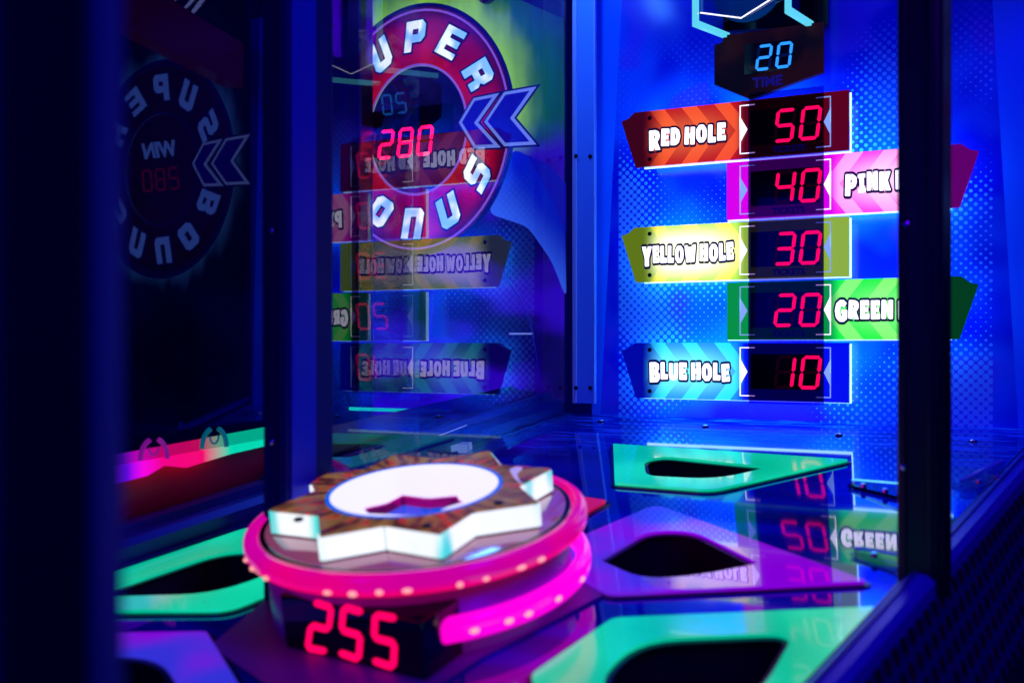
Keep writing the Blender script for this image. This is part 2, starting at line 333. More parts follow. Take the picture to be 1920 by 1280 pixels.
def sign(word, ca, cb, chot, cdark, num, zc, flip, label, outc, hot=1.0, es=1.0):
    sg = -1 if flip else 1
    root = empty('hole_sign', T(XC*.99, -.048, zc*.99) @ Matrix.Scale(.99, 4)); tag(root, label, 'sign', 'score signs on the back panel')
    F_ = lambda pts: [(sg*a, b_) for a, b_ in pts]
    # local x runs from the tip (-.302) to the square end (+.104)
    out = [(-.302, .037), (-.290, .040), (-.276, .051), (.104, .051), (.104, -.051), (-.274, -.051)]
    m = mat(word.split()[0].lower()+'_sign_print', (.01, .01, .01), .22, spec=.4); k = N(m); b = bsdf(m); x, y, z, vec = k.xyz()
    xs = k.m('MULTIPLY', x, sg); az = k.m('ABSOLUTE', y)
    st = k.m('GREATER_THAN', k.m('FRACT', k.m('MULTIPLY', k.m('MULTIPLY_ADD', az, .76, xs), 1/.060)), .53)
    c = k.mix(st, ca, cb)
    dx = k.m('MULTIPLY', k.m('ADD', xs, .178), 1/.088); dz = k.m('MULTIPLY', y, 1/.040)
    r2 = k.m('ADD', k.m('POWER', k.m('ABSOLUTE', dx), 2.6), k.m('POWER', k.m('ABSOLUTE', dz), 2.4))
    hotf = k.m('MULTIPLY', k.m('EXPONENT', k.m('MULTIPLY', r2, -1.3)), hot)  # hot spot of the backlight, painted into the emission colour
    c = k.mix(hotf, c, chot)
    inlab = k.m('MULTIPLY', k.ss(xs, -.262, -.215), k.ss(xs, -.070, -.092))
    c = k.mix(k.ss(xs, -.238, -.285), cdark, tuple(q*.16 for q in cdark)) if False else k.mix(inlab, k.mix(k.m('LESS_THAN', xs, -.2), cdark, tuple(q*(.16 if flip else .42) for q in cdark)), c)
    k.l.new(c, b.inputs['Emission Color']); b.inputs['Emission Strength'].default_value = es
    solid('board', [F_(out)], .010, m, root, mw=STAND)
    # edge-lit backing plate shows as a pale line below and beside the board
    solid('backing_plate', [F_([(-.262, -.0522), (.1055, -.0522), (.1055, .049), (-.24, .049)])], .006, M['edge_light'], root, -.009, mw=STAND)
    solid('back_light', [F_([(-.262, -.047), (.099, -.047), (.099, .047), (-.262, .047)])], .002, M['back_light'], root, -.0125, mw=STAND)
    dim = mat('sign_display_tint', tuple(c_*.25 for c_ in cdark), .25, em=cdark, es=.22)
    solid('display_surround', [[(-.066, -.049), (.062, -.049), (.062, .049), (-.066, .049)]], .0016, dim, root, .0102, mw=STAND)
    solid('display_window', [[(-.061, -.030), (.056, -.030), (.056, .031), (-.061, .031)]], .0012, M['led_window'], root, .0122, mw=STAND)
    digits(num, .052, .058, -.026, M['red_led'], root, zoff=.0142, pitch=.82)
    for s in (-1, 1):
        xo = -.0805 if s < 0 else .0745; xi = -.066 if s < 0 else .062; w_ = .0016
        lp = [(xo, .043), (xi+s*-.012, .043), (xi+s*-.012, .043-w_), (xo-s*w_, .043-w_), (xo-s*w_, -.043+w_), (xi-s*.012, -.043+w_), (xi-s*.012, -.043), (xo, -.043)]
        tri = [(xo, .024), (xo, -.024), (xi+s*.001, 0)]
        lit = (s < 0) != flip
        link('frame_line', fill([lp], 0, .0004, .0126), M['white_print'] if lit else M['pale_print'], root, mw=STAND)
        link('arrow_print', fill([tri], 0, .0004, .0126), M['white_print'] if lit else M['pale_print'], root, mw=STAND)
    link('ticket_lettering', text_mesh('TICKETS', .0145, .0006, .0003), M['faint_print'], root, mw=STAND @ T(.004, -.045, .0124))
    lettering(word, .0315, {8: .142, 9: .148, 10: .170, 11: .170}[len(word)], root, M['sign_letter'], mat('letter_outline_ink', outc, .4), .0106, cx=sg*{8: -.176, 9: -.172, 10: -.166, 11: -.176}[len(word)], cy=-.001)
    for yy in (.038, -.038):
        bm = bmesh.new(); bmesh.ops.create_cone(bm, cap_ends=True, segments=14, radius1=.0042, radius2=.003, depth=.003)
        bm_obj('screw', bm, M['screw'], root, mw=STAND @ T(sg*-.247, yy, .0118))
    return root
sign('RED HOLE', lin(190, 8, 16), lin(248, 80, 36), lin(255, 130, 70), lin(88, 1, 10), '50', .379, False, 'red striped arrow sign reading RED HOLE with red digits 50', (.05, .002, .02), .5, 1.05)
sign('PINK HOLE', lin(240, 0, 210), lin(255, 140, 225), lin(255, 205, 235), lin(190, 0, 205), '40', .2725, True, 'pink arrow sign reading PINK HOLE with red digits 40, cut off by the post', (.05, 0, .06), .95, 1.4)
sign('YELLOW HOLE', lin(150, 205, 0), lin(245, 235, 10), lin(255, 255, 205), lin(112, 140, 4), '30', .166, False, 'yellow striped arrow sign reading YELLOW HOLE with red digits 30', (.002, .004, .03), 1.7, 1.7)
sign('GREEN HOLE', lin(0, 225, 45), lin(120, 235, 100), lin(150, 245, 150), lin(4, 130, 40), '20', .0595, True, 'green arrow sign reading GREEN HOLE with red digits 20', (.0, .03, .025), .6, 1.3)
sign('BLUE HOLE', lin(0, 120, 230), lin(20, 205, 250), lin(120, 245, 255), lin(0, 10, 205), '10', -.0475, False, 'blue striped arrow sign reading BLUE HOLE with red digits 10', (.0, .006, .10), .9, 1.45)
# timer sign
root = empty('timer_sign', T(-.355, -.030, .495)); tag(root, 'dark timer sign with blue digits 20 above the red sign', 'sign')
m = mat('timer_board_print', (.006, .002, .003), .45, spec=.1); k = N(m); b = bsdf(m); vec = k.xyz()[3]
k.l.new(k.mix(k.ss(k.noise(vec, 14, 2), .4, .65), (.003, .0015, .006), (.02, .004, .006)), b.inputs['Emission Color']); b.inputs['Emission Strength'].default_value = .6
out = [(-.100, .040), (-.086, .043), (-.083, .055), (.088, .055), (.088, -.030), (.05, -.040), (-.035, -.064), (-.100, -.030)]
solid('board', [out], .012, m, root, mw=STAND)
solid('display_window', [[(-.046, -.020), (.034, -.020), (.034, .032), (-.046, .032)]], .0012, M['led_window'], root, .0124, mw=STAND)
digits('20', .040, .036, -.014, M['blue_led'], root, zoff=.0142, t=.12)
link('time_lettering', text_mesh('TIME', .024, .0008, .0003), M['faint_print'], root, mw=STAND @ T(-.006, -.044, .0126))
# smoked strip over the column of displays
s_ = box('smoked_strip', ((XC-.002)*.98, -.070, .166), (.125, .003, .535), M['smoke'], bev=.0008)
tag(s_, 'smoked translucent acrylic strip over the column of ticket displays', 'acrylic strip')
# ---------------------------------------------------------------- ball gate above the timer
root = empty('ball_gate', T(-.37, -.02, .60)); tag(root, 'clear acrylic ball gate with bright cyan edges above the timer', 'ball gate')
solid('back_box', [[(-.075, -.035), (.107, -.05), (.107, .2), (-.075, .2)]], .016, M['gloss_black'], root, -.016, mw=STAND)
m = mat('gate_disc', (.003, .02, .06), .2, em=lin(0, 42, 92), es=.9)
ci = [(.062*math.cos(i*math.tau/48), .062*math.sin(i*math.tau/48)) for i in range(48)]
solid('gate_disc', [ci], .006, m, root, .0005, mw=STAND @ T(-.030, .036, 0))
ROTP = Matrix(((0, 0, 1, 0), (1, 0, 0, 0), (0, 1, 0, 0), (0, 0, 0, 1)))   # flat shape's x -> world y, y -> world z
for xo in (-.071, .075):
    lp = [(0, -.040), (-.205, -.078), (-.205, .16), (0, .16)]
    solid('side_plate', [lp], .008, M['clear'], root, mw=T(xo, 0, 0) @ ROTP)
    tube_pts = [(0, -.040), (-.205, -.078), (-.205, .16)]
    el = [(0, -.050), (-.214, -.089), (-.214, .16), (-.2055, .16), (-.2055, -.0785), (0, -.0405)]
    solid('lit_edge', [el], .009, M['cyan_edge'], root, mw=T(xo-.0005, 0, 0) @ ROTP)
solid('front_plate', [[(-.062, -.064), (.004, -.082), (.07, -.062), (.07, .16), (-.062, .16)]], .004, M['clear'], root, .196, mw=STAND)
tube('front_edge', [(-.062, -.2, -.064), (.004, -.2, -.082), (.07, -.2, -.050)], .0011, M['white_print'], root)
# ================================================================ BONUS WHEELS
LET = {
 'U': ([[(0, 1), (0, .15), (.15, 0), (.65, 0), (.8, .15), (.8, 1), (.52, 1), (.52, .28), (.28, .28), (.28, 1)]], 0),
 'N': ([[(0, 0), (0, 1), (.65, 1), (.8, .85), (.8, 0), (.52, 0), (.52, .72), (.28, .72), (.28, 0)]], 0),
 'O': ([[(.15, 0), (.65, 0), (.8, .15), (.8, .85), (.65, 1), (.15, 1), (0, .85), (0, .15)], [(.29, .3), (.51, .3), (.51, .7), (.29, .7)]], 0),
 'P': ([[(0, 0), (0, 1), (.65, 1), (.8, .85), (.8, .45), (.65, .3), (.28, .3), (.28, 0)], [(.28, .55), (.52, .55), (.52, .73), (.28, .73)]], 0),
 'E': ([[(0, 0), (0, 1), (.8, 1), (.8, .78), (.28, .78), (.28, .63), (.75, .63), (.75, .39), (.28, .39), (.28, .22), (.8, .22), (.8, 0)]], 0),
 'R': ([[(0, 0), (0, 1), (.65, 1), (.8, .85), (.8, .52), (.70, .42), (.8, .30), (.8, 0), (.52, 0), (.52, .30), (.28, .30), (.28, 0)], [(.28, .55), (.52, .55), (.52, .73), (.28, .73)]], 0),
 'S': ([[(.8, 1), (.15, 1), (0, .85), (0, .52), (.12, .40), (.52, .40), (.52, .24), (0, .24), (0, 0), (.65, 0), (.8, .15), (.8, .5), (.68, .62), (.28, .62), (.28, .76), (.8, .76)]], 0),
 'B': ([[(0, 0), (0, 1), (.65, 1), (.8, .85), (.8, .6), (.72, .5), (.8, .4), (.8, .15), (.65, 0)], [(.28, .2), (.52, .2), (.52, .38), (.28, .38)], [(.28, .6), (.52, .6), (.52, .78), (.28, .78)]], 0),
}
def techno(ch, h, off=0.0, ext=.0004):
    lp = [[((p[0]-.4+.14*(p[1]-.5))*h, (p[1]-.5)*h) for p in l_] for l_ in LET[ch][0]]
    return fill(lp, off, ext)
def ell(rx, rz, n=72): return [(rx*math.cos(i*math.tau/n), rz*math.sin(i*math.tau/n)) for i in range(n)]
m = mat('wheel_ring_print', (.02, 0, .01), .2); k = N(m); b = bsdf(m); x, y, z, vec = k.xyz()
rr = k.m('SQRT', k.m('ADD', k.m('POWER', k.m('MULTIPLY', x, 1/.222), 2), k.m('POWER', k.m('MULTIPLY', y, 1/.2565), 2)))
c = k.mix(k.ss(k.noise(vec, 9, 1), .35, .65), lin(150, 4, 40), lin(205, 12, 62)); c = k.mix(k.ss(rr, .84, .97), c, lin(70, 2, 50))
c = k.mix(k.ss(k.noise(vec, 260, 1), .62, .7), c, lin(120, 0, 45))
k.l.new(c, b.inputs['Emission Color']); b.inputs['Emission Strength'].default_value = .78
M['wheel'] = m
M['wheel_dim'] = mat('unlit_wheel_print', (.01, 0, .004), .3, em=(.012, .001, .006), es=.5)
M['wheel_line'] = mat('wheel_line', (.2, .1, .4), .4, em=lin(150, 100, 205), es=.8)
M['wheel_ink'] = mat('wheel_ink', (.002, .002, .05), .4, em=(.003, .003, .09), es=.6)
m = mat('wheel_hub_print', (.003, .003, .03), .15); k = N(m); b = bsdf(m); vec = k.xyz()[3]
k.l.new(k.mix(k.ss(k.noise(vec, 8, 2), .4, .65), (.002, .002, .03), (.006, .005, .12)), b.inputs['Emission Color']); b.inputs['Emission Strength'].default_value = 1
M['hub'] = m
m = mat('wheel_letter_print', (.3, .3, .3), .4); k = N(m); b = bsdf(m); vec = k.xyz()[3]
k.l.new(k.mix(k.ss(k.noise(vec, 22, 1), .42, .6), lin(120, 185, 250), lin(235, 250, 235)), b.inputs['Emission Color']); b.inputs['Emission Strength'].default_value = 1.45
M['wheel_letter'] = m
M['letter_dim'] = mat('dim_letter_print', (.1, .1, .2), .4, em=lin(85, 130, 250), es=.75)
M['chev'] = mat('chevron_print', (.01, .01, .1), .4, em=lin(16, 10, 175), es=.75)
M['chev_edge'] = mat('chevron_edge_print', (.1, .1, .3), .4, em=lin(125, 155, 250), es=.75)
# background boards, with a green glow round the lit wheel painted into the emission
def board_glow(name, lit):
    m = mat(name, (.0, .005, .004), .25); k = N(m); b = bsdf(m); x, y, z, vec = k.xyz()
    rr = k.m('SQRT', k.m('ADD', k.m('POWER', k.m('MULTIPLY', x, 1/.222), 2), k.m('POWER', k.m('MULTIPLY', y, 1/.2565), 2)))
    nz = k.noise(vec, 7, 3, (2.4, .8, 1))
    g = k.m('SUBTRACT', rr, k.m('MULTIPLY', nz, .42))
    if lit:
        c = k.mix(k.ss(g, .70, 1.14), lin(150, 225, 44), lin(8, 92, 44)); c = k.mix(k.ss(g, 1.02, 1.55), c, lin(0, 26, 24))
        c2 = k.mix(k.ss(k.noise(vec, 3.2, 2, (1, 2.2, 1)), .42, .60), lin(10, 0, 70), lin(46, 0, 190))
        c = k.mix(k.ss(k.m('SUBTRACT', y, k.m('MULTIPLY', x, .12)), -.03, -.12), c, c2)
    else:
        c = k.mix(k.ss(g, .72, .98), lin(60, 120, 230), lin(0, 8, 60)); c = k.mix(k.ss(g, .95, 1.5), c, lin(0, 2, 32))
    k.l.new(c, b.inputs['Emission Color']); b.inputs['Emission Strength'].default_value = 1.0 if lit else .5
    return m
def wheel(cx, cz, x0, x1, lit, flip, label, y=.0):
    sg = -1 if flip else 1
    root = empty('bonus_sign', T(cx, y, cz)); tag(root, label, 'wheel board')
    # backing board from the playfield edge to the top
    solid('backing_board', [[(x0, -.62), (x1, -.62), (x1, .45), (x0, .45)]], .010, board_glow('lit_board_print_glow' if lit else 'unlit_board_print', lit), root, -.012, mw=STAND)
    link('outer_rim', fill([ell(.230, .2655), ell(.222, .2565)], 0, .0012, .0012), M['wheel_ink'], root, mw=STAND)
    solid('wheel_ring', [ell(.222, .2565), ell(.121, .137)], .003, M['wheel'] if lit else M['wheel_dim'], root, 0, mw=STAND)
    link('ring_line', fill([ell(.2185, .2525), ell(.2145, .2480)], 0, .0004, .0036), M['wheel_line'] if lit else M['wheel_ink'], root, mw=STAND)
    link('hub_line', fill([ell(.1225, .1385), ell(.1180, .1335)], 0, .0004, .0036), M['wheel_line'] if lit else M['wheel_ink'], root, mw=STAND)
    solid('hub', [ell(.1179, .1334)], .002, M['hub'] if lit else M['wheel_dim'], root, 0, mw=STAND)
    lm = M['wheel_letter'] if lit else M['letter_dim']
    f_, o_ = [], []
    def put(ch, ang, top):
        a = math.radians(ang); rx, rz = .170, .197
        rot = a-math.pi/2 if top else a+math.pi/2
        mx = T(rx*math.cos(a), rz*math.sin(a), 0) @ Matrix.Scale(.93, 4, (1, 0, 0)) @ Matrix.Rotation(rot, 4, 'Z')
        f_.append((techno(ch, .064), T(0, 0, .0052) @ mx)); o_.append((techno(ch, .064, .0045), T(0, 0, .0040) @ mx))
    for ch, an in zip('SUPER', (153, 121.5, 91, 61, 30)): put(ch, an, True)
    for ch, an in zip('BONUS', (207, 238, 267, 297, 328)): put(ch, an, False)
    link('letter_outline', join(o_), M['wheel_ink'], root, mw=STAND); link('lettering', join(f_), lm, root, mw=STAND)
    if lit:                                         # the wheel is cut off by the board's free edge
        for o in root.children:
            bm = bmesh.new(); bm.from_mesh(o.data)
            bmesh.ops.bisect_plane(bm, geom=bm.verts[:]+bm.edges[:]+bm.faces[:], plane_co=(x0+.0005, 0, 0), plane_no=(1, 0, 0), clear_inner=True)
            bm.to_mesh(o.data); bm.free()
    # chevrons beside the wheel, pointing at its hub
    Q = lambda pts: [(sg*p[0], p[1]) for p in pts]
    for ch in CHEV:
        link('chevron', fill([Q(ch)], 0, .0005, .0062 if ch is CHEV[0] else .0062), M['chev_edge' if lit else 'chev_edge_dim'], root, mw=STAND)
        c_ = Vector((sum(p[0] for p in ch)/6, sum(p[1] for p in ch)/6))
        inner = [tuple(c_+(Vector(p)-c_)*1.0) for p in ch]
        link('chevron_fill', fill([Q(inner)], -.0065, .0004, .0074), M['chev' if lit else 'chev_dim'], root, mw=STAND)
        link('chevron_outline', fill([Q(ch)], .004, .0004, .0050), M['wheel_ink'], root, mw=STAND)
    return root
WX, WZ = pan(783, 244)
def wz(X, Y): p = pan(640+X/4, Y/4); return (p[0]-WX, p[1]-WZ)
CHEV = [[wz(*p) for p in ((1003, 742), (1193, 704), (1036, 925), (1205, 1110), (1008, 1118), (893, 925))],
        [wz(*p) for p in ((1232, 697), (1472, 656), (1306, 890), (1472, 1088), (1232, 1102), (1082, 920))]]
x_l = pan(686, 300)[0]-WX; x_r = -.7565-WX-.012
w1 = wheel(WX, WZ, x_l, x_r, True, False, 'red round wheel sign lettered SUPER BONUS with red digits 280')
solid('display_window', [[wz(*p) for p in ((205, 850), (850, 775), (850, 1000), (205, 1075))]], .0012, M['led_window'], w1, .0045, mw=STAND)
digits('280', .056, .040, -.053, M['red_led'], w1, zoff=.0062, t=.11)
# pale light streaks printed lower on the board
m = mat('streak_print', (.05, .1, .3), .4); k = N(m); b = bsdf(m); x, y, z, vec = k.xyz()
k.l.new(k.mix(k.ss(k.m('ADD', x, k.m('MULTIPLY', y, .8)), .02, .16), lin(60, 115, 255), lin(0, 8, 170)), b.inputs['Emission Color']); b.inputs['Emission Strength'].default_value = .8
Z1 = lambda pts: [(pan(px, py)[0]-WX, pan(px, py)[1]-WZ) for px, py in pts]
solid('light_streak', [smooth_loop(Z1([(962, 278), (1005, 300), (1035, 350), (1060, 430), (1062, 560), (1035, 490), (990, 425), (915, 400)]), .02)], .0006, m, w1, .0, mw=STAND)
solid('light_streak', [Z1([(990, 290), (1030, 310), (1062, 345), (1062, 440), (1040, 380)])], .0006, M['chev'], w1, .0008, mw=STAND)
def reflected_arc(pts, wdt):
    a = Z1(pts); up = [(p[0]+wdt, p[1]+wdt) for p in reversed(a)]; return a+up
solid('reflected_arc', [reflected_arc([(858, 452), (905, 478), (945, 515), (975, 560), (995, 610), (1005, 660), (1010, 712)], .0013)], .0006, M['chev'], w1, .0014, mw=STAND)  # mirrored arc drawn onto the board as a flat line
solid('small_print', [Z1([(955, 624), (1000, 624), (1000, 627), (955, 627)])], .0005, M['chev_edge'], w1, .001, mw=STAND)
solid('dark_corner', [Z1([(975, 0), (1062, 38), (1062, -90), (960, -90)])], .0006, M['black'], w1, .001, mw=STAND)
bm = bmesh.new(); bmesh.ops.create_uvsphere(bm, u_segments=20, v_segments=12, radius=.020)
kn = bm_obj('ball', bm, M['gloss_black'], smooth=True, mw=T(pan(925, -2)[0], -.03, pan(925, -2)[1])); tag(kn, 'small glossy dark ball at the top of the green board', 'ball')
WX2, WZ2 = .345, .425
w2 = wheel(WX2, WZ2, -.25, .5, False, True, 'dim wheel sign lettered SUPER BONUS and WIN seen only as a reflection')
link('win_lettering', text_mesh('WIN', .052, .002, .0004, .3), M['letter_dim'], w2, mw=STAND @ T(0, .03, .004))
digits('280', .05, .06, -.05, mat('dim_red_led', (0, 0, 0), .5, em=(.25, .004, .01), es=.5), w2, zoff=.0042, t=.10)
def crescent(cx, cy, R_, a0, a1, w):
    A_ = [math.radians(a0+(a1-a0)*i/14) for i in range(15)]
    return [(cx+R_*math.cos(t), cy+R_*math.sin(t)) for t in A_]+[(cx+(R_-w*math.sin(math.pi*i/14)-.001)*math.cos(t), cy+(R_-w*math.sin(math.pi*i/14)-.001)*math.sin(t)) for i, t in reversed(list(enumerate(A_)))]
m = mat('swoosh_print', (.1, .1, .2), .4, em=lin(150, 165, 255), es=.9)
for R_, w in ((.16, .012), (.135, .010), (.10, .022)): solid('swoosh', [crescent(-.02, .50, R_, 190, 258, w)], .0006, m, w2, .0002, mw=STAND)
# ================================================================ GLASS, POSTS AND RAILS
XG = -.737
def pane(name, x0, y0, x1, y1, z0a, z0b, z1, th, m, label):
    d = Vector((x1-x0, y1-y0, 0)).normalized(); n = Vector((d.y, -d.x, 0))*th/2
    a, b_ = Vector((x0, y0, 0)), Vector((x1, y1, 0))
    vs = [a-n+Vector((0, 0, z0a)), a+n+Vector((0, 0, z0a)), b_+n+Vector((0, 0, z0b)), b_-n+Vector((0, 0, z0b)), a-n+Vector((0, 0, z1)), a+n+Vector((0, 0, z1)), b_+n+Vector((0, 0, z1)), b_-n+Vector((0, 0, z1))]
    me = bpy.data.meshes.new(name); me.from_pydata([tuple(v) for v in vs], [], [(0, 1, 2, 3), (7, 6, 5, 4), (0, 4, 5, 1), (1, 5, 6, 2), (2, 6, 7, 3), (3, 7, 4, 0)]); me.update()
    o = link(name, me, m); me.materials.append(M['window'])
    for p in me.polygons:                       # the coated face is the one towards the playfield
        p.material_index = 0 if p.normal.dot(Vector((1, 0, 0))) > .8 else 1
    tag(o, label, 'glass pane'); return o
fz = lambda y: Z0+TT*y
pane('glass_sheet', XG, -.805, XG, -.002, fz(-.805)+.010, fz(-.002)+.010, .85, .005, M['pane'], 'half mirrored side pane in which the signs show reversed')
pane('glass_sheet', XG, -1.16, XG, -.904, -.085, -.085, .85, .005, M['pane_front'], 'raised dark side pane between two posts, showing the reversed wheel')
pane('glass_sheet', -.808, -.632, -.808, -.468, fz(-.632)+.01, fz(-.468)+.01, .85, .005, M['pane2'], 'narrow inner pane in front of the red wheel, doubling the reversed lettering')
def rx(v, o=0.0): return -.1421+.2325*(v+.9191)+o              # inner line of the front window rail on the playfield
bead_m = mat('blue_bead', (.003, .003, .36), .4, spec=.12)
def post(name, cx, cy, w, d, rot, z0, z1, m, label, grooves=True):
    root = empty(name, T(cx, cy, z0) @ Matrix.Rotation(rot, 4, 'Z')); tag(root, label, 'post', 'upright posts of the cabinet')
    box('extrusion', (0, 0, (z1-z0)/2), (w, d, z1-z0), m, root, .004)
    if grooves:
        for s in (-1, 1): box('raised_bead', (s*w*.30, -d/2-.0012, (z1-z0)/2), (w*.10, .0026, (z1-z0)*.998), m, root, .0008)
        box('raised_bead', (w/2+.0012, -d*.17, (z1-z0)/2), (.0026, d*.5, (z1-z0)*.998), bead_m if name == 'cabinet_post' and w < .04 else M['black'], root, .0008)
    return root
pm = mat('post_blue', (.001, .001, .09), .5, spec=.08); pm3 = mat('post_navy', (.001, .001, .16), .6, spec=.05); pm2 = mat('post_black', (.003, .003, .012), .4)
p2 = post('cabinet_post', -.7385, -.857, .034, .09, 0, fz(-.90), .9, pm, 'middle navy post between the dark reflection and the red wheel')
p3 = post('cabinet_post', -.0705, -.645, .044, .048, -math.atan(.2325), fz(-.665)-.03, .9, pm2, 'black post standing on the front rail, hiding part of the pink and green signs')
for po, dx, zz in ((p3, -.012, pan(1715, 317, -.62)[1]*.66), (p3, -.014, -.13), (p2, -.004, .13), (p2, -.004, -.11)):
    bm = bmesh.new(); bmesh.ops.create_uvsphere(bm, u_segments=12, v_segments=8, radius=.0040); bmesh.ops.scale(bm, vec=(1, .5, 1), verts=bm.verts)
    d_ = .0245 if po is p3 else .0455
    bm_obj('screw', bm, M['chrome'], po, True, mw=T(dx, -d_-.0005, zz-po.matrix_basis.translation.z))
p1 = post('cabinet_post', -.343, -1.55, .096, .030, math.radians(26), -.75, .7, pm3, 'blurred wide dark post closest to the camera, filling the edge of the view', False)
for zz_, s in ((.178, 1), (-.205, 1)):
    pass
box('dark_middle_strip', (.030, -.0158, .725), (.032, .0016, 1.44), mat('middle_strip_black', (.0005, .0005, .030), .6, spec=.05), p1, .0005)  # strip that makes the middle of the post's front face darker
# corner trim of blue aluminium with its screws
root = empty('corner_trim', T(-.709, -.030, 0)); tag(root, 'vertical blue aluminium corner trim with screws beside the back panel', 'trim')
zt0 = pan(1095, 756, -.03)[1]
box('extrusion', (0, .0, (.75+zt0)/2), (.047, .006, .75-zt0), M['alu'], root, .001)
box('edge_bead', (-.0185, -.005, (.75+zt0)/2), (.009, .004, .75-zt0), M['alu_light'], root, .0015)
box('edge_bead', (.0215, -.004, (.75+zt0)/2), (.003, .003, .75-zt0), M['alu_light'], root, .001)
for py in (293, 727):
    for px in (1081, 1106):
        bm = bmesh.new(); bmesh.ops.create_uvsphere(bm, u_segments=14, v_segments=8, radius=.0042); bmesh.ops.scale(bm, vec=(1, 1, .45), verts=bm.verts)
        p = pan(px, py, -.036); bm_obj('screw', bm, M['screw'], root, True, mw=T(p[0]+.709, -.0085 if px < 1090 else -.0045, p[1]) @ STAND)
# front window: rail on the playfield edge, sill, header, glass
def bar(name, pts, prof, m, parent=None, up=None):
    """extrudes a closed profile [(side, up)] along a straight run"""
    a, b_ = Vector(pts[0]), Vector(pts[1]); d = (b_-a).normalized(); up = up or Vector((0, 0, 1)); s = d.cross(up).normalized(); u_ = s.cross(d)
    n = len(prof); vs = [a+s*p[0]+u_*p[1] for p in prof]+[b_+s*p[0]+u_*p[1] for p in prof]
    fs = [(i, (i+1) % n, n+(i+1) % n, n+i) for i in range(n)]+[tuple(range(n))[::-1], tuple(range(n, 2*n))]
    bm = bmesh.new(); V = [bm.verts.new(v) for v in vs]
    for f_ in fs: bm.faces.new([V[i] for i in f_])
    return bm_obj(name, bm, m, parent)
rail_m = mat('rail_blue_violet', (.035, .006, .46), .35, .1)
root = empty('front_rail', T(0, 0, 0)); tag(root, 'blue violet front rail under the black post, edge of the playfield', 'rail')
va, vb = -1.32, .02
a, b_ = f3(rx(va), va, 0), f3(rx(vb), vb, 0)
bar('rail_body', (a, b_), [(0, -.03), (.028, -.03), (.028, .004), (.022, .011), (.005, .011), (0, .008)], rail_m, root)
bar('rail_bead', (a, b_), [(.007, .0112), (.010, .0112), (.010, .0135), (.007, .0135)], M['navy_metal'], root)
bar('rail_seal', (a, b_), [(-.004, .0), (-.0004, .0), (-.0004, .007), (-.004, .007)], M['black'], root)
# speaker console below the rail
m = mat('perforated_metal', (.012, .012, .12), .35, .2); k = N(m); b = bsdf(m); x, y, z, vec = k.xyz()
pp = .024
gu = k.m('FRACT', k.m('MULTIPLY', k.m('MULTIPLY_ADD', y, .5, x), 1/pp)); gv = k.m('FRACT', k.m('MULTIPLY', y, 1/(pp*.866)))
du = k.m('SUBTRACT', gu, .5); dv = k.m('SUBTRACT', gv, .5)
hl = k.ss(k.m('SQRT', k.m('ADD', k.m('MULTIPLY', du, du), k.m('MULTIPLY', dv, dv))), .42, .34)
k.l.new(k.mix(hl, (.004, .003, .12), (.0, .0, .001)), b.inputs['Base Color'])
k.put(b.inputs['Roughness'], k.m('MULTIPLY_ADD', hl, .5, .35))
root = empty('speaker_console', Matrix.Identity(4)); tag(root, 'dark perforated speaker console outside the front rail', 'console')
dn = Vector((math.sin(math.radians(26))*.97, -.23*.45, -math.cos(math.radians(26)))).normalized()
e0, e1 = f3(rx(va, .030), va, -.004), f3(rx(vb, .030), vb, -.004); al = (e1-e0).normalized(); dn = (dn-al*dn.dot(al)).normalized()
def strip(name, d0, d1, m, lift=0.0):
    nn = al.cross(dn).normalized(); lift = lift if nn.x > 0 else -lift
    mw = Matrix((( *al, 0), (*dn, 0), (*nn, 0), (0, 0, 0, 1))).transposed(); mw.translation = e0
    L_ = (e1-e0).length
    o = solid(name, [[(0, d0), (L_, d0), (L_, d1), (0, d1)]], .004, m, root, lift, mw=mw); return o
strip('grille', .004, .118, m); strip('grille_trim', .120, .158, M['black'], .001); strip('side_panel', .160, .55, mat('side_panel_navy', (.001, .001, .05), .6))
# window glass between the closest post and the rail post, and its red header
wa, wb = Vector((-.352+.012, -1.80+.33, 0)), Vector((rx(-.06, .02), -.055, 0))
pane('glass_sheet', rx(-1.44, .022), -1.42, rx(-.06, .022), -.055, fz(-1.42)+.02, fz(-.055)+.02, .62, .004, M['window'], 'clear front window pane above the front rail')
hd = empty('window_header', Matrix.Identity(4)); tag(hd, 'dark red header beam seen as a reflection above the reversed wheel', 'beam')
bar('beam', ((rx(-1.0), -1.0, .585), (rx(-.03), -.03, .585)), [(0, 0), (.04, 0), (.04, .10), (0, .10)], mat('maroon', (.05, .002, .01), .3, em=(.035, .0, .018), es=.8), hd)
# left rail, stepped ledge and far board of the neighbouring bay
root = empty('side_rail', Matrix.Identity(4)); tag(root, 'long dark blue stepped rail behind the side pane, running to the corner', 'rail')
def lx(v, o=0.0): return -.7565+.30*v-o
bar('rail_body', (f3(lx(-1.3), -1.3), f3(lx(-.005), -.005)), [(0, -.02), (0, .022), (-.010, .030), (-.030, .030), (-.034, .041), (-.06, .041), (-.06, -.02)], M['navy_metal'], root)
bar('rail_bead', (f3(lx(-1.3), -1.3), f3(lx(-.005), -.005)), [(.006, .0), (.012, .0), (.012, .004), (.006, .004)], M['navy_metal'], root)
lm = mat('ledge_dark_green', (.004, .018, .030), .18)
L0 = Vector((-.88, 0)); LD = Vector((.30, 1.0)).normalized()
q0, q1 = onplane(560, 812, L0, LD), onplane(1040, 705, L0, LD); q2 = onplane(235, 900, L0, LD)
r0, r1 = f3(lx(-.62, .058), -.62, .040), f3(lx(-.02, .058), -.02, .040)
ld = empty('side_ledge', Matrix.Identity(4)); tag(ld, 'dark green sloping ledge between the side rail and the red wheel board', 'ledge')
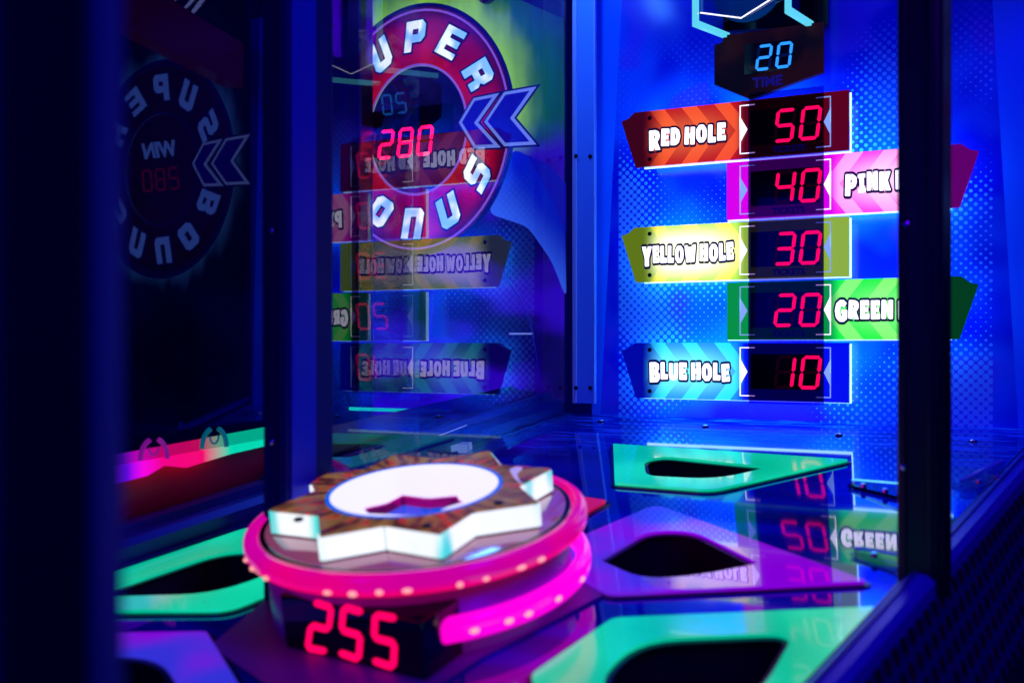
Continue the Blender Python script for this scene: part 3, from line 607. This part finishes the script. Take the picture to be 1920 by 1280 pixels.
mesh('ledge_face', [r0, r1, q1, q0, r0-Vector((0, 0, .03)), r1-Vector((0, 0, .03)), q1-Vector((0, 0, .06)), q0-Vector((0, 0, .06))], [(0, 1, 2, 3), (4, 7, 6, 5), (0, 4, 5, 1), (1, 5, 6, 2), (2, 6, 7, 3), (3, 7, 4, 0)], lm, ld)
box('teal_marker', (0, 0, 0), (.16, .02, .006), M['teal'], ld, .001, mw=T(*(onplane(726, 768, L0-Vector((.05, 0)), LD))) @ Matrix.Rotation(math.radians(72), 4, 'Z') @ Matrix.Rotation(math.radians(4), 4, 'Y'))
# dark cabinet walls that close the neighbouring bay
m = mat('bay_wall_print', (.006, .004, .05), .3); k = N(m); b = bsdf(m); x, y, z, vec = k.xyz()
k.l.new(k.mix(k.ss(k.noise(vec, 3, 2), .35, .65), (.003, .002, .02), (.01, .006, .09)), b.inputs['Base Color'])
bw = box('bay_wall', (-1.75, .03, .1), (.98, .02, 1.6), m, bev=0); tag(bw, 'dark back wall left of the red wheel board', 'wall panel')
bp_ = box('bay_post', (pan(675, 300, -.05)[0], -.05, .15), (.034, .05, 1.3), M['black'], bev=.003); tag(bp_, 'thin black upright at the free edge of the red wheel board', 'post')
# maroon apron below the light strip
S0 = Vector((-.8415, 0)); SD = Vector((.30, 1.0)).normalized()
ap = empty('apron', Matrix.Identity(4)); tag(ap, 'dark red apron panel under the coloured light strip', 'panel')
def plate(name, pxs, m, parent, th=.006, p0=S0, lift=0.0):
    pts = [onplane(px, py, p0, SD) for px, py in pxs]; n = Vector((SD.y, -SD.x, 0))
    nn = len(pts); vs = [p+n*lift for p in pts]+[p+n*(lift-th) for p in pts]
    bm = bmesh.new(); V = [bm.verts.new(v) for v in vs]
    bm.faces.new(V[:nn]); bm.faces.new(V[nn:][::-1])
    for i in range(nn): bm.faces.new([V[i], V[nn+i], V[nn+(i+1) % nn], V[(i+1) % nn]])
    return bm_obj(name, bm, m, parent)
m = mat('apron_maroon', (.55, .01, .04), .35); plate('apron_sheet', [(180, 880), (520, 800), (520, 930), (180, 1010)], m, ap, lift=-.012)
# coloured light strip with two clips
m = mat('colour_light_strip', (0, 0, 0), .3); k = N(m); b = bsdf(m); x, y, z, vec = k.xyz()
yy = [onplane(px, 860, S0, SD).y for px in (232, 262, 300, 375, 425)]
def ramp(sock, stops):
    n = k.n.new('ShaderNodeValToRGB'); lo, hi = stops[0][0]-.02, stops[-1][0]+.02
    mr = k.n.new('ShaderNodeMapRange'); k.l.new(sock, mr.inputs[0]); mr.inputs[1].default_value = lo; mr.inputs[2].default_value = hi
    k.l.new(mr.outputs[0], n.inputs[0]); e = n.color_ramp.elements
    while len(e) > 1: e.remove(e[0])
    e[0].position = (stops[0][0]-lo)/(hi-lo); e[0].color = (*stops[0][1], 1)
    for p, c_ in stops[1:]: q = e.new((p-lo)/(hi-lo)); q.color = (*c_, 1)
    return n.outputs[0]
k.l.new(ramp(y, [(yy[0], lin(110, 0, 255)), (yy[1], lin(255, 0, 240)), (yy[2], lin(255, 0, 140)), (yy[3], lin(255, 10, 120)), (yy[4], lin(0, 225, 185))]), b.inputs['Emission Color']); b.inputs['Emission Strength'].default_value = .9
ls = empty('light_strip', Matrix.Identity(4)); tag(ls, 'glowing strip fading from violet and pink to teal behind the side pane', 'light strip')
plate('front_strip', [(150, 892), (230, 870), (500, 822), (500, 834), (430, 850), (345, 876), (305, 872), (272, 891), (150, 922)], m, ls, lift=.006)
m2 = m.copy(); bsdf(m2).inputs['Emission Strength'].default_value = .5
plate('rear_strip', [(150, 872), (230, 851), (500, 801), (500, 822), (230, 870), (150, 892)], m2, ls, lift=-.002)
def clip(px, py, m, label):
    c_ = onplane(px, py, S0, SD); root = empty('strip_clip', T(*c_) @ Matrix.Rotation(math.atan2(SD.y, SD.x), 4, 'Z') @ T(0, -.010, 0)); tag(root, label, 'clip', 'arched clips on the light strip')
    R_ = .0200
    for s in (-1, 1):
        tube('jaw', [(s*R_*math.cos(t), 0, 1.45*R_*math.sin(t)) for t in [i*math.radians(72)/9 for i in range(10)]], .0036, m, root)
    tube('throat', [(R_*.36*math.cos(t), 0, R_*.85+R_*.55*math.sin(t)) for t in [-i*math.pi/8 for i in range(9)]], .0016, m, root)
    return root
clip(282, 860, mat('clip_pink', (.45, .03, .3), .2, em=lin(150, 20, 150), es=.5), 'pink lit arched clip at the violet end of the light strip')
clip(395, 838, mat('clip_teal', (.01, .25, .25), .2, em=lin(0, 95, 105), es=.6), 'teal lit arched clip at the teal end of the light strip')
# ================================================================ PEDESTAL
CX, CV = -.5825, -.8440
PM = FLOOR_M @ T(CX, CV, 0)
ped = empty('bonus_pedestal', PM); tag(ped, 'round pedestal with pink light rings, star shaped top and red digits 255', 'pedestal')
def lathe(name, prof, m, parent, n=96, a0=0.0, a1=math.tau, mw=None):
    full = abs(a1-a0-math.tau) < 1e-6; cnt = n if full else n+1; kk = len(prof); vs = []; fs = []
    for i in range(cnt):
        a = a0+(a1-a0)*i/n
        vs += [(r*math.cos(a), r*math.sin(a), z_) for r, z_ in prof]
    for i in range(n):
        j = (i+1) % cnt
        for q in range(kk-1): fs.append((i*kk+q, j*kk+q, j*kk+q+1, i*kk+q+1))
    return mesh(name, vs, fs, m, parent, True, mw)
def ringprof(R, hc, a, b_, n=16): return [(R+a*math.copysign(abs(math.cos(t))**.7, math.cos(t)), hc+b_*math.copysign(abs(math.sin(t))**.8, math.sin(t))) for t in [i*math.tau/n for i in range(n+1)]]
m = mat('pink_light_tube', (.3, .0, .12), .12); k = N(m); b = bsdf(m); x, y, z, vec = k.xyz()
c = k.mix(k.ss(k.noise(vec, 10, 1), .35, .65), lin(236, 0, 118), lin(208, 0, 150))
k.l.new(k.mix(k.ss(z, .088, .077), c, lin(255, 0, 105)), b.inputs['Emission Color']); b.inputs['Emission Strength'].default_value = .95
M['pink_tube'] = m
m = mat('bright_pink_tube', (.3, .0, .12), .12); k = N(m); b = bsdf(m); x, y, z, vec = k.xyz()
k.l.new(k.mix(k.ss(x, .02, .15), lin(255, 0, 105), lin(255, 0, 215)), b.inputs['Emission Color']); b.inputs['Emission Strength'].default_value = 1.1
M['pink_tube_low'] = m
M['led_dot'] = mat('warm_led', (.5, .3, .3), .3, em=lin(255, 165, 150), es=1.25)
R1, H1 = .181, .087
lathe('upper_light_ring', ringprof(R1, H1, .0085, .0112), M['pink_tube'], ped)
lathe('lower_light_ring', ringprof(R1+.001, .036, .0085, .0125), M['pink_tube_low'], ped, a0=math.radians(-56), a1=math.radians(60))
angs = [-131, -122.5, -112, -86, -78, -70, -62, -47, -39, -27, -19, 35, 60]
for a in angs:
    t = math.radians(a); bm = bmesh.new(); bmesh.ops.create_uvsphere(bm, u_segments=12, v_segments=8, radius=.0034); bmesh.ops.scale(bm, vec=(1.0, random.uniform(.9, 1.9), random.uniform(.6, .9)), verts=bm.verts)
    bm_obj('led', bm, M['led_dot'], ped, True, mw=Matrix.Rotation(t, 4, 'Z') @ T(R1+.0075, 0, H1-.005+random.uniform(-.001, .001)))
for a in (-44, -33, -26, -13, 3):
    t = math.radians(a); bm = bmesh.new(); bmesh.ops.create_uvsphere(bm, u_segments=12, v_segments=8, radius=.0036); bmesh.ops.scale(bm, vec=(1.0, 1.5, .8), verts=bm.verts)
    bm_obj('led', bm, M['led_dot'], ped, True, mw=Matrix.Rotation(t, 4, 'Z') @ T(R1+.0085, 0, .036-.002))
lathe('drum', [(0, .072), (.168, .072), (.168, -.02)], mat('drum_purple', (.30, .04, .5), .3), ped)
lathe('top_plate', [(0, .0955), (.170, .0955), (.174, .093), (.174, .076)], mat('glossy_top_plate', (.10, .04, .08), .12, em=lin(150, 72, 104), es=.8, spec=1.0, coat=1.0), ped)
lathe('plate_groove', [(.166, .0958), (.169, .0966), (.172, .0958)], M['gloss_black'], ped)
# star body: eight points
HS0, HS1 = .0960, .1235
SP = []
for i in range(8):
    a = math.radians(-140+45.0*i); SP.append((.1585*math.cos(a), .1585*math.sin(a)))
    a2 = math.radians(-118.5+45.0*i); SP.append((.1180*math.cos(a2), .1180*math.sin(a2)))
m = mat('star_side_acrylic', (.3, .5, .5), .2); k = N(m); b = bsdf(m); x, y, z, vec = k.xyz()
hotn = k.ss(k.noise(vec, 17, 1, (1, 1, .25)), .43, .54)
k.l.new(k.mix(hotn, lin(35, 215, 200), (.93, 1.0, .95)), b.inputs['Emission Color']); b.inputs['Emission Strength'].default_value = 1.02
star_m = m
for i in range(16):
    a, b2 = Vector(SP[i]), Vector(SP[(i+1) % 16]); d = (b2-a).normalized(); nrm = Vector((d.y, -d.x)); g = d*.0012
    A_, B_ = a+g, b2-g; o_ = nrm*.0015; q = nrm*-.004
    vs = [(*(p+w_), h_) for h_ in (HS0+.002, HS1-.002) for p, w_ in ((A_, o_), (B_, o_), (B_, q), (A_, q))]
    me_o = mesh('side_panel', vs, [(0, 1, 5, 4), (1, 2, 6, 5), (2, 3, 7, 6), (3, 0, 4, 7), (4, 5, 6, 7), (3, 2, 1, 0)], star_m, ped)
solid('star_base', [SP], .0025, M['black'], ped, HS0-.001)
# printed wood-like top with the white lit disc and its well
m = mat('star_top_print', (.12, .06, .02), .16); k = N(m); b = bsdf(m); x, y, z, vec = k.xyz()
an = k.m('ARCTAN2', y, x); rr = k.m('SQRT', k.m('ADD', k.m('MULTIPLY', x, x), k.m('MULTIPLY', y, y)))
cv = k.n.new('ShaderNodeCombineXYZ'); k.put(cv.inputs[0], k.m('MULTIPLY', an, 1.0)); k.put(cv.inputs[1], k.m('MULTIPLY', rr, 9)); cv = cv.outputs[0]
n1 = k.noise(cv, 6, 3, (1.6, .35, 1)); n2 = k.noise(cv, 9, 2, (1.2, .5, 1)); n3 = k.noise(vec, 38, 4)
c = k.mix(k.ss(n1, .38, .60), lin(74, 28, 12), lin(150, 108, 46)); c = k.mix(k.ss(n2, .56, .64), c, lin(196, 48, 20)); c = k.mix(k.m('MULTIPLY', k.ss(n3, .55, .70), .6), c, lin(58, 22, 12))
k.l.new(c, b.inputs['Emission Color']); b.inputs['Emission Strength'].default_value = .72
def pl(px, py): q = flo(px, py, HS1); return (q[0]-CX, q[1]-CV)
well = smooth_loop([pl(*p) for p in ((680, 950), (725, 940), (754, 925), (800, 931), (857, 926), (862, 936), (879, 939), (840, 950), (818, 962), (760, 966), (690, 963))], .004, 3)
EC = (-.0, .0)
circ = lambda r, n=72: [(r*math.cos(i*math.tau/n), r*math.sin(i*math.tau/n)) for i in range(n)]
solid('star_top', [SP, circ(.0985)], .0025, m, ped, HS1-.002, off=-.001)
link('disc_rim', fill([circ(.0984), circ(.0935)], 0, .0012, HS1-.0006), mat('disc_rim_blue', (0, .1, .4), .2, em=lin(0, 105, 225), es=.8), ped)
link('lit_disc', fill([circ(.0934), well], 0, .0012, HS1-.0008), mat('white_lit_disc', (.8, .8, .8), .25, em=(.92, .90, .92), es=1.0), ped)
solid('star_core', [[(p[0]*.95, p[1]*.95) for p in SP], well], HS1-HS0-.006, mat('star_core', (.02, .06, .06), .4), ped, HS0+.002)
n = len(well)
wm = mat('well_wall_pink', (.2, 0, .1), .15, em=lin(178, 0, 132), es=.8)
mesh('well_wall', [(*p, HS1-.001) for p in well]+[(*p, HS1-.013) for p in well], [(i, (i+1) % n, n+(i+1) % n, n+i) for i in range(n)], wm, ped)
mesh('well_floor', [(*p, HS1-.013) for p in well], [tuple(range(n))], mat('well_floor_blue', (0, .02, .2), .2, em=lin(25, 85, 240), es=.8), ped)
for px, py in ((800, 987), (935, 944), (560, 975)):
    q = pl(px, py); bm = bmesh.new(); bmesh.ops.create_uvsphere(bm, u_segments=14, v_segments=8, radius=.0055); bmesh.ops.scale(bm, vec=(1, 1, .4), verts=bm.verts)
    bm_obj('bolt', bm, M['screw'], ped, True, mw=T(q[0], q[1], HS1+.001))
sw = [pl(*p) for p in ((955, 882), (968, 876), (981, 878), (969, 889), (974, 902), (983, 912), (965, 898))]
solid('crescent_glint', [smooth_loop(sw, .004, 3)], .0006, mat('crescent_glint', (.4, .35, .5), .3, em=lin(200, 180, 230), es=.7), ped, HS1+.0008)  # gloss highlight painted on the star top as a pale glowing crescent
# matt plate under the pedestal
q = [flo(*p) for p in ((1138, 1116), (905, 1236), (760, 1330), (560, 1330), (395, 1215), (520, 1110), (800, 1000), (1080, 1040))]
solid('base_plate', [smooth_loop([(a-CX, b_-CV) for a, b_ in q], .01)], .003, mat('base_plate_purple', (.16, .012, .26), .42), ped, .0004)
# front display box
rotb = math.radians(-6.0)
bc = flo(800, 1282); bl = Vector((bc[0]-CX, bc[1]-CV, 0))
wbx, hbx = .178, .060
bx = Matrix.Translation(bl) @ Matrix.Rotation(rotb, 4, 'Z')
box('display_box', (-wbx/2, .055, hbx/2-.01), (wbx, .11, hbx+.02), mat('display_box_black', (.004, .002, .012), .07), ped, .002, mw=bx)
S2 = bx @ STAND
UP = S2 @ T(0, 0, .0006)
def fpx(px, py):   # a pixel on the box's front face -> the face's own (x, z)
    r = ray(px, py); mw = PM @ bx; o_ = mw.translation; nrm = (mw.to_3x3() @ Vector((0, -1, 0))); cpos = Vector((0, -D, 0)); rv = Vector(r)
    s = (o_-cpos).dot(nrm)/rv.dot(nrm); p = mw.inverted() @ (cpos+rv*s); return (p.x, p.z)
for ch, corners in zip('255', (((590, 1128), (622, 1138), (577, 1213), (612, 1220)), ((645, 1137), (680, 1146), (637, 1222), (673, 1235)), ((704, 1151), (743, 1158), (700, 1237), (738, 1250)))):
    tl, tr, bl_, br = [Vector(fpx(*c_)) for c_ in corners]
    me = digit_mesh(ch, 1.0, t=.135, shear=0, rnd=True)
    for v_ in me.vertices:
        uu, vv = v_.co.x/.54, v_.co.y; p = (bl_*(1-uu)+br*uu)*(1-vv)+(tl*(1-uu)+tr*uu)*vv; v_.co = (p.x, p.y, v_.co.z*1.0)
    link('digit', me, M['near_led'], ped, mw=UP)
# ================================================================ SMALL PARTS ON THE PLAYFIELD
def bolt(px, py, label):
    q = flo(px, py); root = empty('floor_bolt', FLOOR_M @ T(q[0], q[1], .0006)); tag(root, label, 'bolt', 'dome bolts along the playfield edge')
    bm = bmesh.new(); bmesh.ops.create_uvsphere(bm, u_segments=16, v_segments=8, radius=.0048); bmesh.ops.scale(bm, vec=(1, 1, .55), verts=bm.verts); bm_obj('dome', bm, M['chrome'], root, True, mw=T(0, 0, .0015))
    bm = bmesh.new(); bmesh.ops.create_cone(bm, cap_ends=True, segments=18, radius1=.0065, radius2=.006, depth=.0012); bm_obj('washer', bm, M['screw'], root, mw=T(0, 0, .0006))
bolt(1127, 790, 'small chrome bolt on the playfield just right of the corner trim')
bolt(1323, 800, 'small chrome bolt on the playfield below the BLUE HOLE lettering')
bolt(1573, 816, 'small chrome bolt on the playfield below the square end of the blue sign')
bolt(1825, 828, 'small chrome bolt on the playfield right of the black post')
def bracket(px, py, ang, L_, h, lit, label, wedge=True, low=.45, edge=None, foot=None):
    q = flo(px, py); root = empty('acrylic_bracket', FLOOR_M @ T(q[0], q[1], .0008) @ Matrix.Rotation(math.radians(ang), 4, 'Z')); tag(root, label, 'bracket', 'clear acrylic ball guides on the playfield')
    prof = [(0, 0), (L_, 0), (L_, h), (0, h*low if wedge else h)]
    solid('guide_plate', [prof], .006, M['clear'], root, mw=STAND)
    solid('foot', [[(0, -.014), (L_, -.014), (L_, .014), (0, .014)]], .012 if foot else .004, foot or (M['clear'] if not lit else M['gloss_black']), root, .0004)
    em_ = edge or (M['cyan_edge'] if lit else M['chev'])
    if wedge: solid('lit_edge', [[(0, h*low if wedge else h), (L_, h), (L_, h+.0014), (0, (h*low if wedge else h)+.0014)]], .0055, em_, root, .0003, mw=STAND)
    for t in (.3, .75):
        bm = bmesh.new(); bmesh.ops.create_cone(bm, cap_ends=True, segments=14, radius1=.004, radius2=.0034, depth=.005); bm_obj('screw', bm, M['chrome'], root, mw=T(L_*t, .0, .0072) @ T(0, -.010, 0))
    return root
bracket(772, 843, 4, .112, .046, False, 'clear wedge shaped bracket on the rail side behind the pedestal', low=.12, edge=M['chev_edge'], foot=M['chev_edge_dim'])  # the foot's glow stands in for light falling on it
bracket(1602, 910, -30, .075, .018, True, 'low black footed bracket with bright cyan top beside the black post')
bracket(1606, 1037, -22, .090, .014, False, 'dark low bracket below the bright one, beside the black post')
bracket(1800, 915, 48, .075, .026, False, 'clear wedge bracket right of the black post')
bracket(625, 868, 40, .07, .024, False, 'small clear bracket beside the middle navy post')
